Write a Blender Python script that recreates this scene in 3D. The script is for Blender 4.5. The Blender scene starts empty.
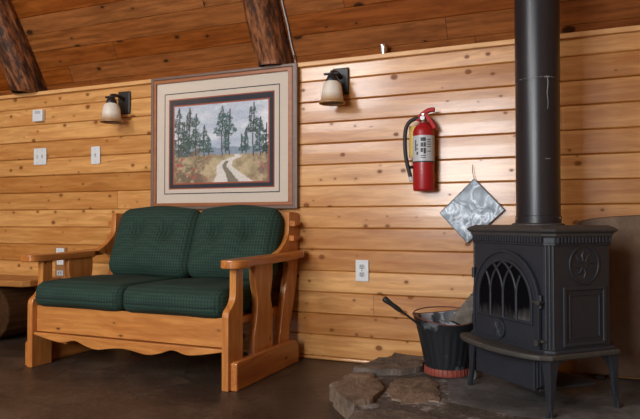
import bpy, bmesh, math, random
import numpy as np
from mathutils import Vector, Matrix
PI = math.pi
COL = bpy.context.scene.collection
SC = bpy.context.scene
rnd = random.Random(7)

# ------------------------------------------------------------------ materials
class NT:
    def __init__(s, name):
        s.m = bpy.data.materials.new(name); s.m.use_nodes = True
        s.t = s.m.node_tree; s.t.nodes.clear()
        s.out = s.n('ShaderNodeOutputMaterial'); s.b = s.n('ShaderNodeBsdfPrincipled')
        s.l(s.b.outputs[0], s.out.inputs[0])
    def n(s, t, **k):
        x = s.t.nodes.new(t)
        for a, v in k.items(): setattr(x, a, v)
        return x
    def l(s, a, b): s.t.links.new(a, b)
    def val(s, sock, v):
        if isinstance(v, bpy.types.NodeSocket): s.l(v, sock)
        else: sock.default_value = v
    def math(s, op, a, b=0.0, c=None):
        x = s.n('ShaderNodeMath', operation=op); s.val(x.inputs[0], a); s.val(x.inputs[1], b)
        if c is not None: s.val(x.inputs[2], c)
        return x.outputs[0]
    def mix(s, f, a, b, mode='MIX'):
        x = s.n('ShaderNodeMix', data_type='RGBA', blend_type=mode)
        s.val(x.inputs[0], f); s.val(x.inputs[6], a); s.val(x.inputs[7], b); return x.outputs[2]
    def ramp(s, f, stops):
        x = s.n('ShaderNodeValToRGB'); e = x.color_ramp.elements
        while len(e) < len(stops): e.new(0.5)
        for i, (p, c) in enumerate(stops):
            e[i].position = p; e[i].color = c if len(c) == 4 else (*c, 1)
        s.val(x.inputs[0], f); return x.outputs[0]
    def coord(s): return s.n('ShaderNodeTexCoord').outputs['Object']
    def comb(s, x, y, z):
        c = s.n('ShaderNodeCombineXYZ'); s.val(c.inputs[0], x); s.val(c.inputs[1], y); s.val(c.inputs[2], z); return c.outputs[0]
    def sep(s, v):
        c = s.n('ShaderNodeSeparateXYZ'); s.l(v, c.inputs[0]); return c.outputs
    def noise(s, v, sc, det=3, rough=.55, dim='3D'):
        x = s.n('ShaderNodeTexNoise', noise_dimensions=dim); s.l(v, x.inputs['Vector'])
        x.inputs['Scale'].default_value = sc; x.inputs['Detail'].default_value = det; x.inputs['Roughness'].default_value = rough
        return x.outputs[0]
    def bump(s, h, st, dist=.01):
        x = s.n('ShaderNodeBump'); x.inputs['Strength'].default_value = st; x.inputs['Distance'].default_value = dist
        s.val(x.inputs['Height'], h); s.l(x.outputs[0], s.b.inputs['Normal'])
    def set(s, color=None, rough=None, metal=None, **k):
        if color is not None: s.val(s.b.inputs['Base Color'], color if isinstance(color, bpy.types.NodeSocket) else (*color, 1))
        if rough is not None: s.val(s.b.inputs['Roughness'], rough)
        if metal is not None: s.val(s.b.inputs['Metallic'], metal)
        for a, v in k.items(): s.val(s.b.inputs[a.replace('_', ' ')], v)
        return s.m

def wood(name, c0, c1, axis='X', pitch=None, z0=0, seg=2.1, knots=.5, knotc=(.09, .032, .012), rough=.42, tone=.22, coat=.0, kscale=(4.2, 10.), tint=(1.1, .86, .7), spec=None):
    t = NT(name); P = t.sep(t.coord())
    ai = 'XYZ'.index(axis); oth = [i for i in (0, 1, 2) if i != ai]
    a, b, c = P[ai], P[oth[0]], P[oth[1]]
    joint = None; rv = 0.5
    if pitch:
        zz = t.math('DIVIDE', t.math('SUBTRACT', P[2], z0), pitch)
        idx = t.math('FLOOR', zz)
        w1 = t.n('ShaderNodeTexWhiteNoise', noise_dimensions='1D'); t.l(idx, w1.inputs['W'])
        sx = t.math('ADD', t.math('DIVIDE', a, seg), t.math('MULTIPLY', w1.outputs[0], 7.3))
        w2 = t.n('ShaderNodeTexWhiteNoise', noise_dimensions='2D'); t.l(t.comb(t.math('FLOOR', sx), idx, 0), w2.inputs['Vector'])
        rv = w2.outputs[0]
        fr = t.math('FRACT', sx); joint = t.math('LESS_THAN', fr, .0016)
        a = t.math('ADD', a, t.math('MULTIPLY', rv, 23.0))
        b2 = b
    warp = t.noise(t.comb(t.math('MULTIPLY', a, 2.2), t.math('MULTIPLY', b, 6), t.math('MULTIPLY', c, 6)), 1.0, 2)
    g = t.noise(t.comb(t.math('MULTIPLY', a, 1.6), t.math('ADD', t.math('MULTIPLY', b, 26), t.math('MULTIPLY', warp, 2.2)), t.math('ADD', t.math('MULTIPLY', c, 26), t.math('MULTIPLY', warp, 2.2))), 1.6, 5, .6)
    col = t.ramp(g, [(.36, c0), (.5, tuple(.5 * (x + y) for x, y in zip(c0, c1))), (.62, c1)])
    col = t.mix(t.math('MULTIPLY', warp, .5), col, tuple(x * y for x, y in zip(c1, tint)) + (1,))
    big = t.noise(t.comb(t.math('MULTIPLY', a, 1.1), t.math('MULTIPLY', b, 9), t.math('MULTIPLY', c, 9)), 1.7, 4, .6)
    col = t.mix(t.math('MULTIPLY', t.math('MAXIMUM', t.math('SUBTRACT', big, .5), 0), 3.0), col, tuple(x * y for x, y in zip(c0, (1.0, .78, .62))) + (1,))
    if pitch:
        hv = t.n('ShaderNodeHueSaturation'); t.l(col, hv.inputs['Color'])
        t.val(hv.inputs['Value'], t.math('ADD', t.math('MULTIPLY', rv, tone), 1 - tone / 2))
        t.val(hv.inputs['Hue'], t.math('ADD', t.math('MULTIPLY', rv, .012), .494))
        t.val(hv.inputs['Saturation'], t.math('SUBTRACT', 1.08, t.math('MULTIPLY', rv, .1)))
        col = hv.outputs[0]
    if knots:
        v = t.n('ShaderNodeTexVoronoi', voronoi_dimensions='2D')
        t.l(t.comb(t.math('MULTIPLY', a, kscale[0]), t.math('MULTIPLY', P[1] if axis == 'Z' else P[2], kscale[1]), t.math('MULTIPLY', c, kscale[1])), v.inputs['Vector'])
        v.inputs['Scale'].default_value = 1
        rr = t.sep(v.outputs['Color'])
        size = t.math('MULTIPLY', t.math('GREATER_THAN', rr[0], 1 - knots), t.math('ADD', .05, t.math('MULTIPLY', t.math('MULTIPLY', rr[1], rr[1]), .12)))
        d = t.math('SUBTRACT', size, v.outputs['Distance'])
        k = t.math('MULTIPLY', t.math('MAXIMUM', t.math('MINIMUM', t.math('MULTIPLY', d, 26), 1), 0), .85)
        halo = t.math('MULTIPLY', t.math('MAXIMUM', t.math('MINIMUM', t.math('MULTIPLY', t.math('ADD', d, .09), 6), 1), 0), t.math('MULTIPLY', t.math('GREATER_THAN', rr[0], 1 - knots), .5))
        col = t.mix(halo, col, tuple(.5 * x + .5 * y for x, y in zip(c0, knotc)) + (1,))
        col = t.mix(k, col, (*knotc, 1))
    if joint is not None: col = t.mix(t.math('MULTIPLY', joint, .75), col, (*knotc, 1))
    t.bump(g, .12, .004)
    m = t.set(col, rough)
    if spec is not None: t.b.inputs['Specular IOR Level'].default_value = spec
    if knots: t.val(t.b.inputs['Specular IOR Level'], t.math('MULTIPLY', t.math('SUBTRACT', 1.0, t.math('MULTIPLY', k, .9)), .5 if spec is None else spec))
    if coat: t.val(t.b.inputs['Coat Weight'], t.math('MULTIPLY', t.math('SUBTRACT', 1.0, k), coat) if knots else coat); t.b.inputs['Coat Roughness'].default_value = .16
    return m

def plain(name, c, rough=.5, metal=0, nz=.0, nsc=40, bump=0):
    t = NT(name); col = (*c, 1)
    if nz or bump:
        f = t.noise(t.coord(), nsc, 4)
        if nz: col = t.mix(f, tuple(x * (1 - nz) for x in c) + (1,), tuple(min(1, x * (1 + nz)) for x in c) + (1,))
        if bump: t.bump(f, bump, .004)
    return t.set(col if not isinstance(col, tuple) else c, rough, metal)

M = {}
M['pine_wall'] = wood('pine_log_siding', (.40, .178, .050), (.62, .335, .118), 'X', .1205, .0215, 2.3, .52, rough=.36, coat=.5, kscale=(7.4, 10.2), tone=.42, knotc=(.20, .066, .017))
M['pine_trim'] = wood('pine_trim', (.56, .30, .10), (.70, .41, .17), 'X', knots=.2, rough=.4)
M['ceil'] = wood('stained_ceiling_board', (.125, .040, .010), (.28, .100, .029), 'X', .118 * math.sin(PI / 3), 1.692 + .07 * math.sin(PI / 3), 2.6, .38, knotc=(.025, .01, .004), rough=.5, spec=.2, tone=.2, kscale=(4.2, 8.6))
M['room_wood'] = wood('room_pine', (.40, .22, .085), (.52, .31, .14), 'X', .12, 0, 2.2, .3, rough=.5)
M['sofa_wood'] = wood('honey_pine_upright', (.34, .115, .024), (.56, .238, .060), 'Z', knots=.28, rough=.3, coat=.35, kscale=(5, 12))
M['sofa_wood_x'] = wood('honey_pine_rail', (.35, .125, .028), (.57, .252, .066), 'X', knots=.32, rough=.36, coat=.3, kscale=(5, 12))
M['sofa_wood_y'] = wood('honey_pine_arm', (.33, .108, .022), (.54, .22, .054), 'Y', knots=.28, rough=.28, coat=.4, kscale=(5, 12))
M['bench'] = wood('bench_slab', (.30, .125, .03), (.42, .20, .055), 'X', knots=.2, rough=.4)
M['bench_log'] = wood('bench_log', (.035, .016, .006), (.065, .031, .012), 'Y', knots=.3, rough=.8, spec=.1)

def mk_log():
    t = NT('dark_stained_log'); P = t.sep(t.coord())
    s = t.math('SUBTRACT', t.math('MULTIPLY', P[2], .866), t.math('MULTIPLY', P[1], .5))
    o = t.math('ADD', t.math('MULTIPLY', P[2], .5), t.math('MULTIPLY', P[1], .866))
    g = t.noise(t.comb(t.math('MULTIPLY', P[0], 34), t.math('MULTIPLY', o, 34), t.math('MULTIPLY', s, 8)), 1, 6, .7)
    col = t.ramp(g, [(.36, (.016, .008, .005)), (.47, (.07, .024, .010)), (.56, (.24, .08, .024)), (.70, (.38, .15, .055))])
    v = t.n('ShaderNodeTexVoronoi'); t.l(t.comb(t.math('MULTIPLY', P[0], 7), t.math('MULTIPLY', o, 7), t.math('MULTIPLY', s, 5)), v.inputs['Vector']); v.inputs['Scale'].default_value = 1
    k = t.math('LESS_THAN', v.outputs['Distance'], .16)
    col = t.mix(t.math('MULTIPLY', k, .8), col, (.015, .008, .005, 1))
    t.bump(g, .7, .012)
    return t.set(col, .5)
M['log'] = mk_log()

def mk_stone(name, c0, c1, c2, sc=6, rough=.6, bump=.5, cracks=None):
    t = NT(name); co = t.coord()
    f = t.noise(co, sc, 8, .62); f2 = t.noise(co, sc * 7, 4, .6)
    col = t.ramp(t.math('ADD', t.math('MULTIPLY', f, .75), t.math('MULTIPLY', f2, .25)), [(.32, c0), (.5, c1), (.66, c2)])
    h = t.math('ADD', t.math('MULTIPLY', f, 1.0), t.math('MULTIPLY', f2, .35))
    if cracks:
        w = t.n('ShaderNodeMix', data_type='RGBA'); nz = t.n('ShaderNodeTexNoise'); nz.inputs['Scale'].default_value = 3.1; t.l(co, nz.inputs['Vector'])
        w.inputs[0].default_value = .16; t.l(co, w.inputs[6]); t.l(nz.outputs[1], w.inputs[7])
        v = t.n('ShaderNodeTexVoronoi', feature='DISTANCE_TO_EDGE', voronoi_dimensions='2D'); v.inputs['Scale'].default_value = cracks[0]; t.l(w.outputs[2], v.inputs['Vector'])
        v1 = t.n('ShaderNodeTexVoronoi', voronoi_dimensions='2D'); v1.inputs['Scale'].default_value = cracks[0]; t.l(w.outputs[2], v1.inputs['Vector'])
        e = t.math('LESS_THAN', v.outputs['Distance'], cracks[1])
        hv = t.n('ShaderNodeHueSaturation'); t.l(col, hv.inputs['Color']); t.val(hv.inputs['Value'], t.math('ADD', .72, t.math('MULTIPLY', t.sep(v1.outputs['Color'])[0], .62)))
        col = t.mix(t.math('MULTIPLY', e, .4), hv.outputs[0], (*cracks[2], 1))
        h = t.math('SUBTRACT', h, t.math('MULTIPLY', e, .5))
    t.bump(h, bump, .03)
    return t.set(col, rough)
M['floor'] = mk_stone('dark_flagstone_floor', (.028, .018, .012), (.054, .036, .025), (.098, .067, .046), 4, .42, .35, (1.9, .022, (.022, .017, .014)))
M['stone_brown'] = mk_stone('brown_flagstone', (.06, .042, .028), (.18, .13, .09), (.33, .25, .18), 9, .6, .8)
M['stone_dark'] = mk_stone('dark_flagstone', (.045, .036, .028), (.12, .096, .076), (.22, .18, .145), 12, .6, .9)
M['stone_grey'] = mk_stone('ash_grey_slab', (.045, .043, .042), (.085, .082, .080), (.18, .175, .17), 5, .55, .4)
M['stone_tan'] = mk_stone('tan_flagstone', (.20, .10, .045), (.32, .18, .09), (.42, .27, .15), 9, .6, .5)
M['mortar'] = mk_stone('pale_grey_mortar', (.045, .035, .027), (.085, .07, .057), (.42, .41, .39), 9, .8, .7)

def mk_iron(name, c, rough=.5, ash=.0):
    t = NT(name); co = t.coord(); f = t.noise(co, 14, 5, .6); f2 = t.noise(co, 160, 2)
    col = t.mix(f, tuple(x * .7 for x in c) + (1,), tuple(x * 1.35 for x in c) + (1,))
    if ash: 
        k = t.math('MULTIPLY', t.math('GREATER_THAN', t.noise(co, 26, 5, .7), .60), ash)
        col = t.mix(k, col, (.16, .16, .155, 1))
    t.bump(f2, .12, .002)
    return t.set(col, rough, .0, Specular_IOR_Level=.55)
M['iron'] = mk_iron('black_cast_iron', (.018, .022, .030), .5)
M['iron_top'] = mk_iron('dusty_cast_iron', (.042, .041, .040), .55, .12)
M['iron_ash'] = mk_iron('ash_lip_iron', (.045, .042, .037), .55, .3)
M['pipe'] = mk_iron('matte_black_pipe', (.010, .011, .015), .36)
M['solder'] = plain('grey_drip_stain', (.20, .20, .20), .5)
def mk_stove_glass():
    t = NT('dark_stove_glass'); co = t.coord(); P = t.sep(co)
    f = t.noise(t.comb(t.math('MULTIPLY', P[0], 30), 0, t.math('MULTIPLY', P[2], 9)), 1, 4)
    lo = t.math('MAXIMUM', t.math('MINIMUM', t.math('MULTIPLY', t.math('SUBTRACT', t.math('ADD', .325, t.math('MULTIPLY', f, .12)), P[2]), 16), 1), 0)
    e1 = t.math('MAXIMUM', t.math('GREATER_THAN', P[0], .058), t.math('LESS_THAN', P[0], -.150))
    col = t.mix(t.math('MULTIPLY', t.math('MULTIPLY', lo, t.math('ADD', t.math('MULTIPLY', e1, .6), .3)), .9), (.004, .004, .005, 1), (.13, .125, .12, 1))  # near-black opaque pane, paler grey towards the bottom, most at both ends
    return t.set(col, .12, Specular_IOR_Level=.05)
M['stove_glass'] = mk_stove_glass()
def mk_fabric():
    t = NT('green_woven_upholstery'); P = t.sep(t.coord())
    s = [t.math('SINE', t.math('MULTIPLY', p, 2 * PI / .0165)) for p in P]
    a = t.math('MULTIPLY', t.math('MULTIPLY', s[0], .5), 1.0); b = t.math('MULTIPLY', t.math('ADD', s[2], t.math('MULTIPLY', s[1], .6)), .35)
    w = t.math('ADD', t.math('ADD', a, b), .45)
    f = t.noise(t.coord(), 60, 3)
    k = t.math('ADD', t.math('MULTIPLY', w, .75), t.math('MULTIPLY', f, .3))
    col = t.ramp(k, [(.0, (.0125, .030, .022)), (.5, (.019, .044, .032)), (1, (.028, .060, .044))])
    t.bump(t.math('ADD', w, f), .15, .002)
    return t.set(col, .85, Sheen_Weight=.0, Specular_IOR_Level=.25)
M['fabric'] = mk_fabric()
M['piping'] = plain('dark_green_piping', (.006, .022, .018), .8)
M['frame_out'] = plain('grey_brown_moulding', (.165, .105, .078), .4, 0, .25, 30)
M['frame_in'] = wood('orange_wood_fillet', (.26, .092, .03), (.34, .132, .048), 'X', knots=0, rough=.4)
M['mat'] = plain('cream_mat_board', (.66, .575, .475), .8, 0, .05, 120)
M['navy'] = plain('navy_mat', (.012, .022, .034), .7)
M['rust'] = plain('rust_red_mat', (.36, .085, .04), .7)
M['black'] = plain('black_metal', (.012, .012, .013), .45, 0, .3, 60)
M['hose'] = plain('black_rubber', (.012, .012, .012), .55)
M['steel'] = plain('bright_steel', (.62, .62, .62), .22, 1)
M['chrome'] = plain('chrome', (.75, .75, .75), .12, 1)
M['cable'] = plain('grey_cable', (.45, .45, .45), .4)
M['plate'] = plain('white_plastic', (.66, .68, .68), .35)
M['plate_grey'] = plain('pale_grey_plastic', (.42, .43, .43), .4)  # even pale grey plastic for surrounds, screws and sockets
M['slot'] = plain('dark_slot', (.02, .02, .02), .6)
M['brown_plate'] = plain('brown_outlet_plate', (.30, .14, .05), .4)
M['red'] = plain('fire_red_enamel', (.36, .008, .012), .38)
M['red'].node_tree.nodes['Principled BSDF'].inputs['Coat Weight'].default_value = .1
M['red_matte'] = plain('red_lever_paint', (.40, .008, .010), .5)
M['red_matte'].node_tree.nodes['Principled BSDF'].inputs['Specular IOR Level'].default_value = .2
M['yellow'] = plain('yellow_tag', (.62, .42, .02), .5)
M['label'] = plain('grey_white_label', (.50, .52, .53), .4)
M['ink'] = plain('label_ink', (.03, .03, .035), .5)
def mk_shade():
    t = NT('frosted_amber_glass'); P = t.sep(t.coord())
    f = t.math('MAXIMUM', t.math('MINIMUM', t.math('MULTIPLY', t.math('SUBTRACT', P[2], -.132), 22), 1), 0)
    n = t.noise(t.coord(), 30, 4)
    col = t.mix(f, (.42, .25, .11, 1), t.mix(n, (.68, .61, .50, 1), (.80, .75, .66, 1)))
    t.set(col, .4); t.b.inputs['Subsurface Weight'].default_value = .25; t.b.inputs['Subsurface Radius'].default_value = (.02, .015, .01)
    return t.m
M['shade'] = mk_shade()
M['amber'] = plain('amber_glass_rim', (.36, .20, .08), .3, 0, .2, 40)
def mk_diamond():
    t = NT('silver_wispy_panel'); co = t.coord()
    nz = t.n('ShaderNodeTexNoise'); nz.inputs['Scale'].default_value = 11; nz.inputs['Detail'].default_value = 5; nz.inputs['Distortion'].default_value = 1.6; t.l(co, nz.inputs['Vector'])
    f = nz.outputs[0]
    col = t.ramp(f, [(.34, (.16, .185, .21)), (.5, (.235, .285, .335)), (.57, (.60, .67, .74)), (.62, (.24, .275, .31)), (.75, (.18, .21, .24))])  # pale wispy highlights are put into the colour ramp
    t.bump(f, .3, .012)
    return t.set(col, .38, .1)
M['diamond'] = mk_diamond()
M['lead'] = plain('dark_lead_edge', (.06, .06, .065), .45, .6)
def mk_bucket(name, base, patch, thr, sc):
    t = NT(name); f = t.noise(t.coord(), sc, 5, .6)
    k = t.math('MAXIMUM', t.math('MINIMUM', t.math('MULTIPLY', t.math('SUBTRACT', f, thr), 14), 1), 0)
    return t.set(t.mix(k, (*base, 1), (*patch, 1)), .5)
M['bucket'] = mk_bucket('black_painted_tin', (.012, .014, .017), (.13, .145, .16), .60, 8)
M['bucket_in'] = mk_bucket('ash_coated_tin', (.045, .05, .056), (.38, .40, .43), .43, 15)
M['bucket_rim'] = plain('rusty_red_rim', (.12, .038, .027), .55, 0, .5, 60)
M['bucket_base'] = plain('rust_red_band', (.26, .055, .035), .6, 0, .5, 50)
M['ash'] = plain('grey_ash', (.15, .15, .15), .9, 0, .3, 60, .5)
M['bristle'] = mk_stone('broom_bristles', (.08, .068, .055), (.15, .13, .105), (.24, .21, .175), 30, .8, .5)
M['shield'] = mk_stone('brown_sheet_metal', (.085, .046, .023), (.125, .070, .036), (.16, .095, .052), 7, .42, .1)
M['shield'].node_tree.nodes['Principled BSDF'].inputs['Metallic'].default_value = .25
M['white_paint'] = plain('white_window_frame', (.6, .58, .52), .5)
def mk_glass():
    t = NT('picture_glass'); t.t.nodes.remove(t.b)
    tr = t.n('ShaderNodeBsdfTransparent'); gl = t.n('ShaderNodeBsdfGlossy'); gl.inputs['Roughness'].default_value = .02
    fr = t.n('ShaderNodeFresnel'); ge = t.n('ShaderNodeNewGeometry'); t.val(fr.inputs['IOR'], t.math('SUBTRACT', 1.5, t.math('MULTIPLY', ge.outputs['Backfacing'], 1.5 - 1 / 1.5)))
    mx = t.n('ShaderNodeMixShader'); t.l(fr.outputs[0], mx.inputs[0]); t.l(tr.outputs[0], mx.inputs[1]); t.l(gl.outputs[0], mx.inputs[2]); t.l(mx.outputs[0], t.out.inputs[0])
    return t.m
M['glass'] = mk_glass()

# ------------------------------------------------------------------ mesh building
class MB:
    def __init__(s): s.v = []; s.f = []
    def add(s, vs, fs):
        b = len(s.v); s.v += [tuple(p) for p in vs]; s.f += [tuple(b + i for i in f) for f in fs]; return s
    def box(s, x0, x1, y0, y1, z0, z1):
        return s.add([(x, y, z) for z in (z0, z1) for y in (y0, y1) for x in (x0, x1)],
                     [(0, 2, 3, 1), (4, 5, 7, 6), (0, 1, 5, 4), (2, 6, 7, 3), (0, 4, 6, 2), (1, 3, 7, 5)])
    def prism(s, pts, axis, a, b):
        n = len(pts)
        def mk(p, t): return {'X': (t, p[0], p[1]), 'Y': (p[0], t, p[1]), 'Z': (p[0], p[1], t)}[axis]
        vs = [mk(p, a) for p in pts] + [mk(p, b) for p in pts]
        return s.add(vs, [tuple(range(n))[::-1], tuple(range(n, 2 * n))] + [(i, (i + 1) % n, n + (i + 1) % n, n + i) for i in range(n)])
    def ring(s, outer, inner, axis, a, b):
        n = len(outer)
        def mk(p, t): return {'X': (t, p[0], p[1]), 'Y': (p[0], t, p[1]), 'Z': (p[0], p[1], t)}[axis]
        vs = [mk(p, t) for P in (outer, inner) for t in (a, b) for p in P]
        fs = []
        for i in range(n):
            j = (i + 1) % n
            fs += [(i, j, 2 * n + j, 2 * n + i), (n + i, 3 * n + i, 3 * n + j, n + j), (i, n + i, n + j, j), (2 * n + i, 2 * n + j, 3 * n + j, 3 * n + i)]
        return s.add(vs, fs)
    def lathe(s, prof, c=(0, 0, 0), seg=32, caps=True, sx=1, sy=1):
        n = len(prof); vs = []
        for k in range(seg):
            t = 2 * PI * k / seg
            vs += [(c[0] + r * sx * math.cos(t), c[1] + r * sy * math.sin(t), c[2] + z) for r, z in prof]
        fs = [(k * n + i, ((k + 1) % seg) * n + i, ((k + 1) % seg) * n + i + 1, k * n + i + 1) for k in range(seg) for i in range(n - 1)]
        if caps:
            fs += [tuple(k * n for k in range(seg))[::-1], tuple(k * n + n - 1 for k in range(seg))]
        return s.add(vs, fs)
    def tube(s, path, r, seg=10, caps=True, flat=None):
        P = [Vector(p) for p in path]; n = len(P); R = r if isinstance(r, (list, tuple)) else [r] * n
        vs = []; up = None
        for i in range(n):
            d = (P[min(i + 1, n - 1)] - P[max(i - 1, 0)]).normalized()
            if up is None:
                up = Vector((0, 0, 1)) if abs(d.z) < .9 else Vector((1, 0, 0))
            a = d.cross(up).normalized(); b = a.cross(d).normalized(); up = b
            for k in range(seg):
                t = 2 * PI * k / seg
                vs.append(P[i] + a * R[i] * math.cos(t) + b * R[i] * math.sin(t) * (flat or 1))
        fs = [(i * seg + k, i * seg + (k + 1) % seg, (i + 1) * seg + (k + 1) % seg, (i + 1) * seg + k) for i in range(n - 1) for k in range(seg)]
        if caps: fs += [tuple(range(seg))[::-1], tuple((n - 1) * seg + k for k in range(seg))]
        return s.add(vs, fs)
    def build(s, name, mat, parent=None, smooth=None, bevel=None, local=False, seg=2):
        vs = s.v
        if parent is not None and not local:
            top = parent
            while top.parent: top = top.parent
            L = top.location; vs = [(x - L.x, y - L.y, z - L.z) for x, y, z in vs]
        me = bpy.data.meshes.new(name); me.from_pydata(vs, [], s.f); me.validate()
        bm = bmesh.new(); bm.from_mesh(me)
        bmesh.ops.remove_doubles(bm, verts=bm.verts, dist=1e-6)
        bmesh.ops.recalc_face_normals(bm, faces=bm.faces); bm.to_mesh(me); bm.free()
        me.materials.append(mat)
        o = bpy.data.objects.new(name, me); COL.objects.link(o)
        if parent is not None: o.parent = parent
        if bevel:
            m = o.modifiers.new('bevel', 'BEVEL'); m.width = bevel; m.segments = seg; m.limit_method = 'ANGLE'; m.angle_limit = math.radians(40); m.harden_normals = False
        if smooth is not None:
            for p in me.polygons: p.use_smooth = True
            if smooth < 180:
                try: me.set_sharp_from_angle(angle=math.radians(smooth))
                except Exception: pass
        return o

def tag(o, label, cat, group=None, kind=None):
    o['label'] = label; o['category'] = cat
    if group: o['group'] = group
    if kind: o['kind'] = kind
    return o
def empty(name, loc, label, cat, rz=0, group=None):
    o = bpy.data.objects.new(name, None); COL.objects.link(o); o.location = loc; o.rotation_euler = (0, 0, rz); o.empty_display_size = .1
    return tag(o, label, cat, group)
def struct(o): o['kind'] = 'structure'; return o
def smoothpts(pts, n=6, closed=False):
    P = [Vector(p) for p in pts]; out = []; N = len(P)
    for i in range(N if closed else N - 1):
        g = (lambda k: P[k % N]) if closed else (lambda k: P[max(0, min(N - 1, k))])
        p0, p1, p2, p3 = g(i - 1), g(i), g(i + 1), g(i + 2)
        for k in range(n):
            t = k / n
            out.append(tuple(.5 * ((2 * p1) + (p2 - p0) * t + (2 * p0 - 5 * p1 + 4 * p2 - p3) * t * t + (3 * p1 - p0 - 3 * p2 + p3) * t ** 3)))
    if not closed: out.append(tuple(P[-1]))
    return out

# ------------------------------------------------------------------ room shell
XL, XR, YF, WT = -5.2, 0.95, -5.2, 1.70
PITCH, Z0 = .1205, .0215
prof = [(.0, 0.0)]
z = 0.0
bounds = [0.0] + [Z0 + PITCH * i for i in range(0, 15)]
pr = []
tr_ = random.Random(21)
for a, b in zip(bounds[:-1], bounds[1:]):
    b = min(b, WT); h = b - a
    if h <= 0: break
    ti = tr_.uniform(-.0014, .0014)
    pr += [(.011, a), (.002 + ti, a + .0025), (-.0016 + ti, a + min(.0065, h * .5)), (-.0020, a + h * .55), (-.0014 - ti, b - min(.0055, h * .3)), (.003 - ti, b - min(.0015, h * .1))]
pr += [(.010, WT)]
w = MB(); n = len(pr)
w.add([(XL, y, z) for y, z in pr] + [(XR, y, z) for y, z in pr], [(i, i + 1, n + i + 1, n + i) for i in range(n - 1)])
w.add([(XL, .12, 0), (XR, .12, 0), (XR, .12, WT), (XL, .12, WT)], [(0, 1, 2, 3)])
w.add([(XL, .01, WT), (XR, .01, WT), (XR, .12, WT), (XL, .12, WT)], [(0, 1, 2, 3)])
struct(w.build('wall_back', M['pine_wall']))
# ledge board along the top of the siding
struct(MB().box(XL, XR, -.028, .085, 1.672, 1.698).build('trim_1', M['pine_trim'], bevel=.004))
# floor
struct(MB().box(XL, XR, YF, .12, -.08, 0).build('floor', M['floor']))
# sloping boarded ceiling
CA = PI / 3; CY, CZ = .075, 1.692
sv = Vector((0, -math.cos(CA), math.sin(CA))); nv = Vector((0, -math.sin(CA), -math.cos(CA)))
CP, C0 = .118, .07
SMAX = 2.55
ss = [(-.02, 0)]; s = C0
while s < SMAX:
    ss += [(s - .005, 0), (s, -.007), (s + .003, 0)]; s += CP
ss += [(SMAX, 0)]
c = MB(); n = len(ss)
pt = [Vector((0, CY, CZ)) + sv * a + nv * d for a, d in ss]
c.add([(XL, p.y, p.z) for p in pt] + [(XR, p.y, p.z) for p in pt], [(i, i + 1, n + i + 1, n + i) for i in range(n - 1)])
bk = [Vector((0, CY, CZ)) + sv * a - nv * .1 for a in (-.02, SMAX)]
c.add([(XL, bk[0].y, bk[0].z), (XR, bk[0].y, bk[0].z), (XR, bk[1].y, bk[1].z), (XL, bk[1].y, bk[1].z)], [(0, 1, 2, 3)])
struct(c.build('ceiling', M['ceil']))
TOPY, TOPZ = pt[-1].y, pt[-1].z
struct(MB().box(XL, XR, YF, TOPY + .03, TOPZ - .01, TOPZ + .1).build('ceiling', M['ceil']))
# side walls
prof_side = [(YF, 0), (.12, 0), (.12, WT), (CY, CZ), (TOPY, TOPZ), (YF, TOPZ)]
struct(MB().prism(prof_side, 'X', XL - .1, XL).build('wall_left', M['room_wood']))
struct(MB().prism(prof_side, 'X', XR, XR + .1).build('wall_right', M['room_wood']))
# wall behind the viewer with its two windows
WINS = [(-4.00, -2.60, 2.30, 3.70), (-2.10, -.75, .80, 2.35)]
fw = MB(); xs_ = [XL] + [v for w_ in WINS for v in w_[:2]] + [XR]
for k in range(0, len(xs_), 2): fw.box(xs_[k], xs_[k + 1], YF - .15, YF, 0, TOPZ)
for x0, x1, z0_, z1_ in WINS: fw.box(x0, x1, YF - .15, YF, 0, z0_); fw.box(x0, x1, YF - .15, YF, z1_, TOPZ)
struct(fw.build('wall_front', M['room_wood']))
for k, (x0, x1, z0_, z1_) in enumerate(WINS):
    wf = MB(); t = .05
    wf.box(x0, x0 + t, YF - .1, YF - .04, z0_, z1_); wf.box(x1 - t, x1, YF - .1, YF - .04, z0_, z1_)
    wf.box(x0 + t, x1 - t, YF - .1, YF - .04, z0_, z0_ + t); wf.box(x0 + t, x1 - t, YF - .1, YF - .04, z1_ - t, z1_)
    xm = .5 * (x0 + x1); wf.box(xm - .02, xm + .02, YF - .09, YF - .05, z0_ + t, z1_ - t)
    wo = struct(wf.build('window_%d' % (k + 1), M['white_paint']))
    MB().box(x0 + t, x1 - t, YF - .072, YF - .068, z0_ + t, z1_ - t).build('pane', M['glass'], wo)

# log rafters lying under the boards
def beam(x, r, seed, label):
    rr = random.Random(seed); NS, NR = 44, 40
    ph = [rr.uniform(0, 6.28) for _ in range(10)]
    vs = []
    ctr0 = Vector((x, CY, CZ)) + nv * (r * .38)
    for i in range(NR + 1):
        s = -.02 + (SMAX - .15) * i / NR
        for k in range(NS):
            t = 2 * PI * k / NS
            q = r * (1 + .035 * math.sin(3 * t + ph[0] + s * 2) + .025 * math.sin(5 * t + ph[1] - s * 3) + .03 * math.sin(s * 9 + ph[2] + t) + .018 * math.sin(11 * t + ph[3] + s * 5)) + rr.uniform(-.0018, .0018)
            q *= 1 - .05 * i / NR
            p = ctr0 + sv * s + Vector((1, 0, 0)) * q * math.cos(t) + nv * q * math.sin(t)
            if p.z < 1.694: p = p + sv * ((1.694 - p.z) / sv.z)
            vs.append(p)
    fs = [(i * NS + k, i * NS + (k + 1) % NS, (i + 1) * NS + (k + 1) % NS, (i + 1) * NS + k) for i in range(NR) for k in range(NS)]
    fs += [tuple(range(NS)), tuple(NR * NS + k for k in range(NS))]
    o = MB().add(vs, fs).build('log_beam', M['log'], smooth=180)
    return tag(o, label, 'beam', 'log rafters under the sloping ceiling', 'structure')
beam(-1.672, .100, 3, 'dark rough log rafter ending above the framed picture')
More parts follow.
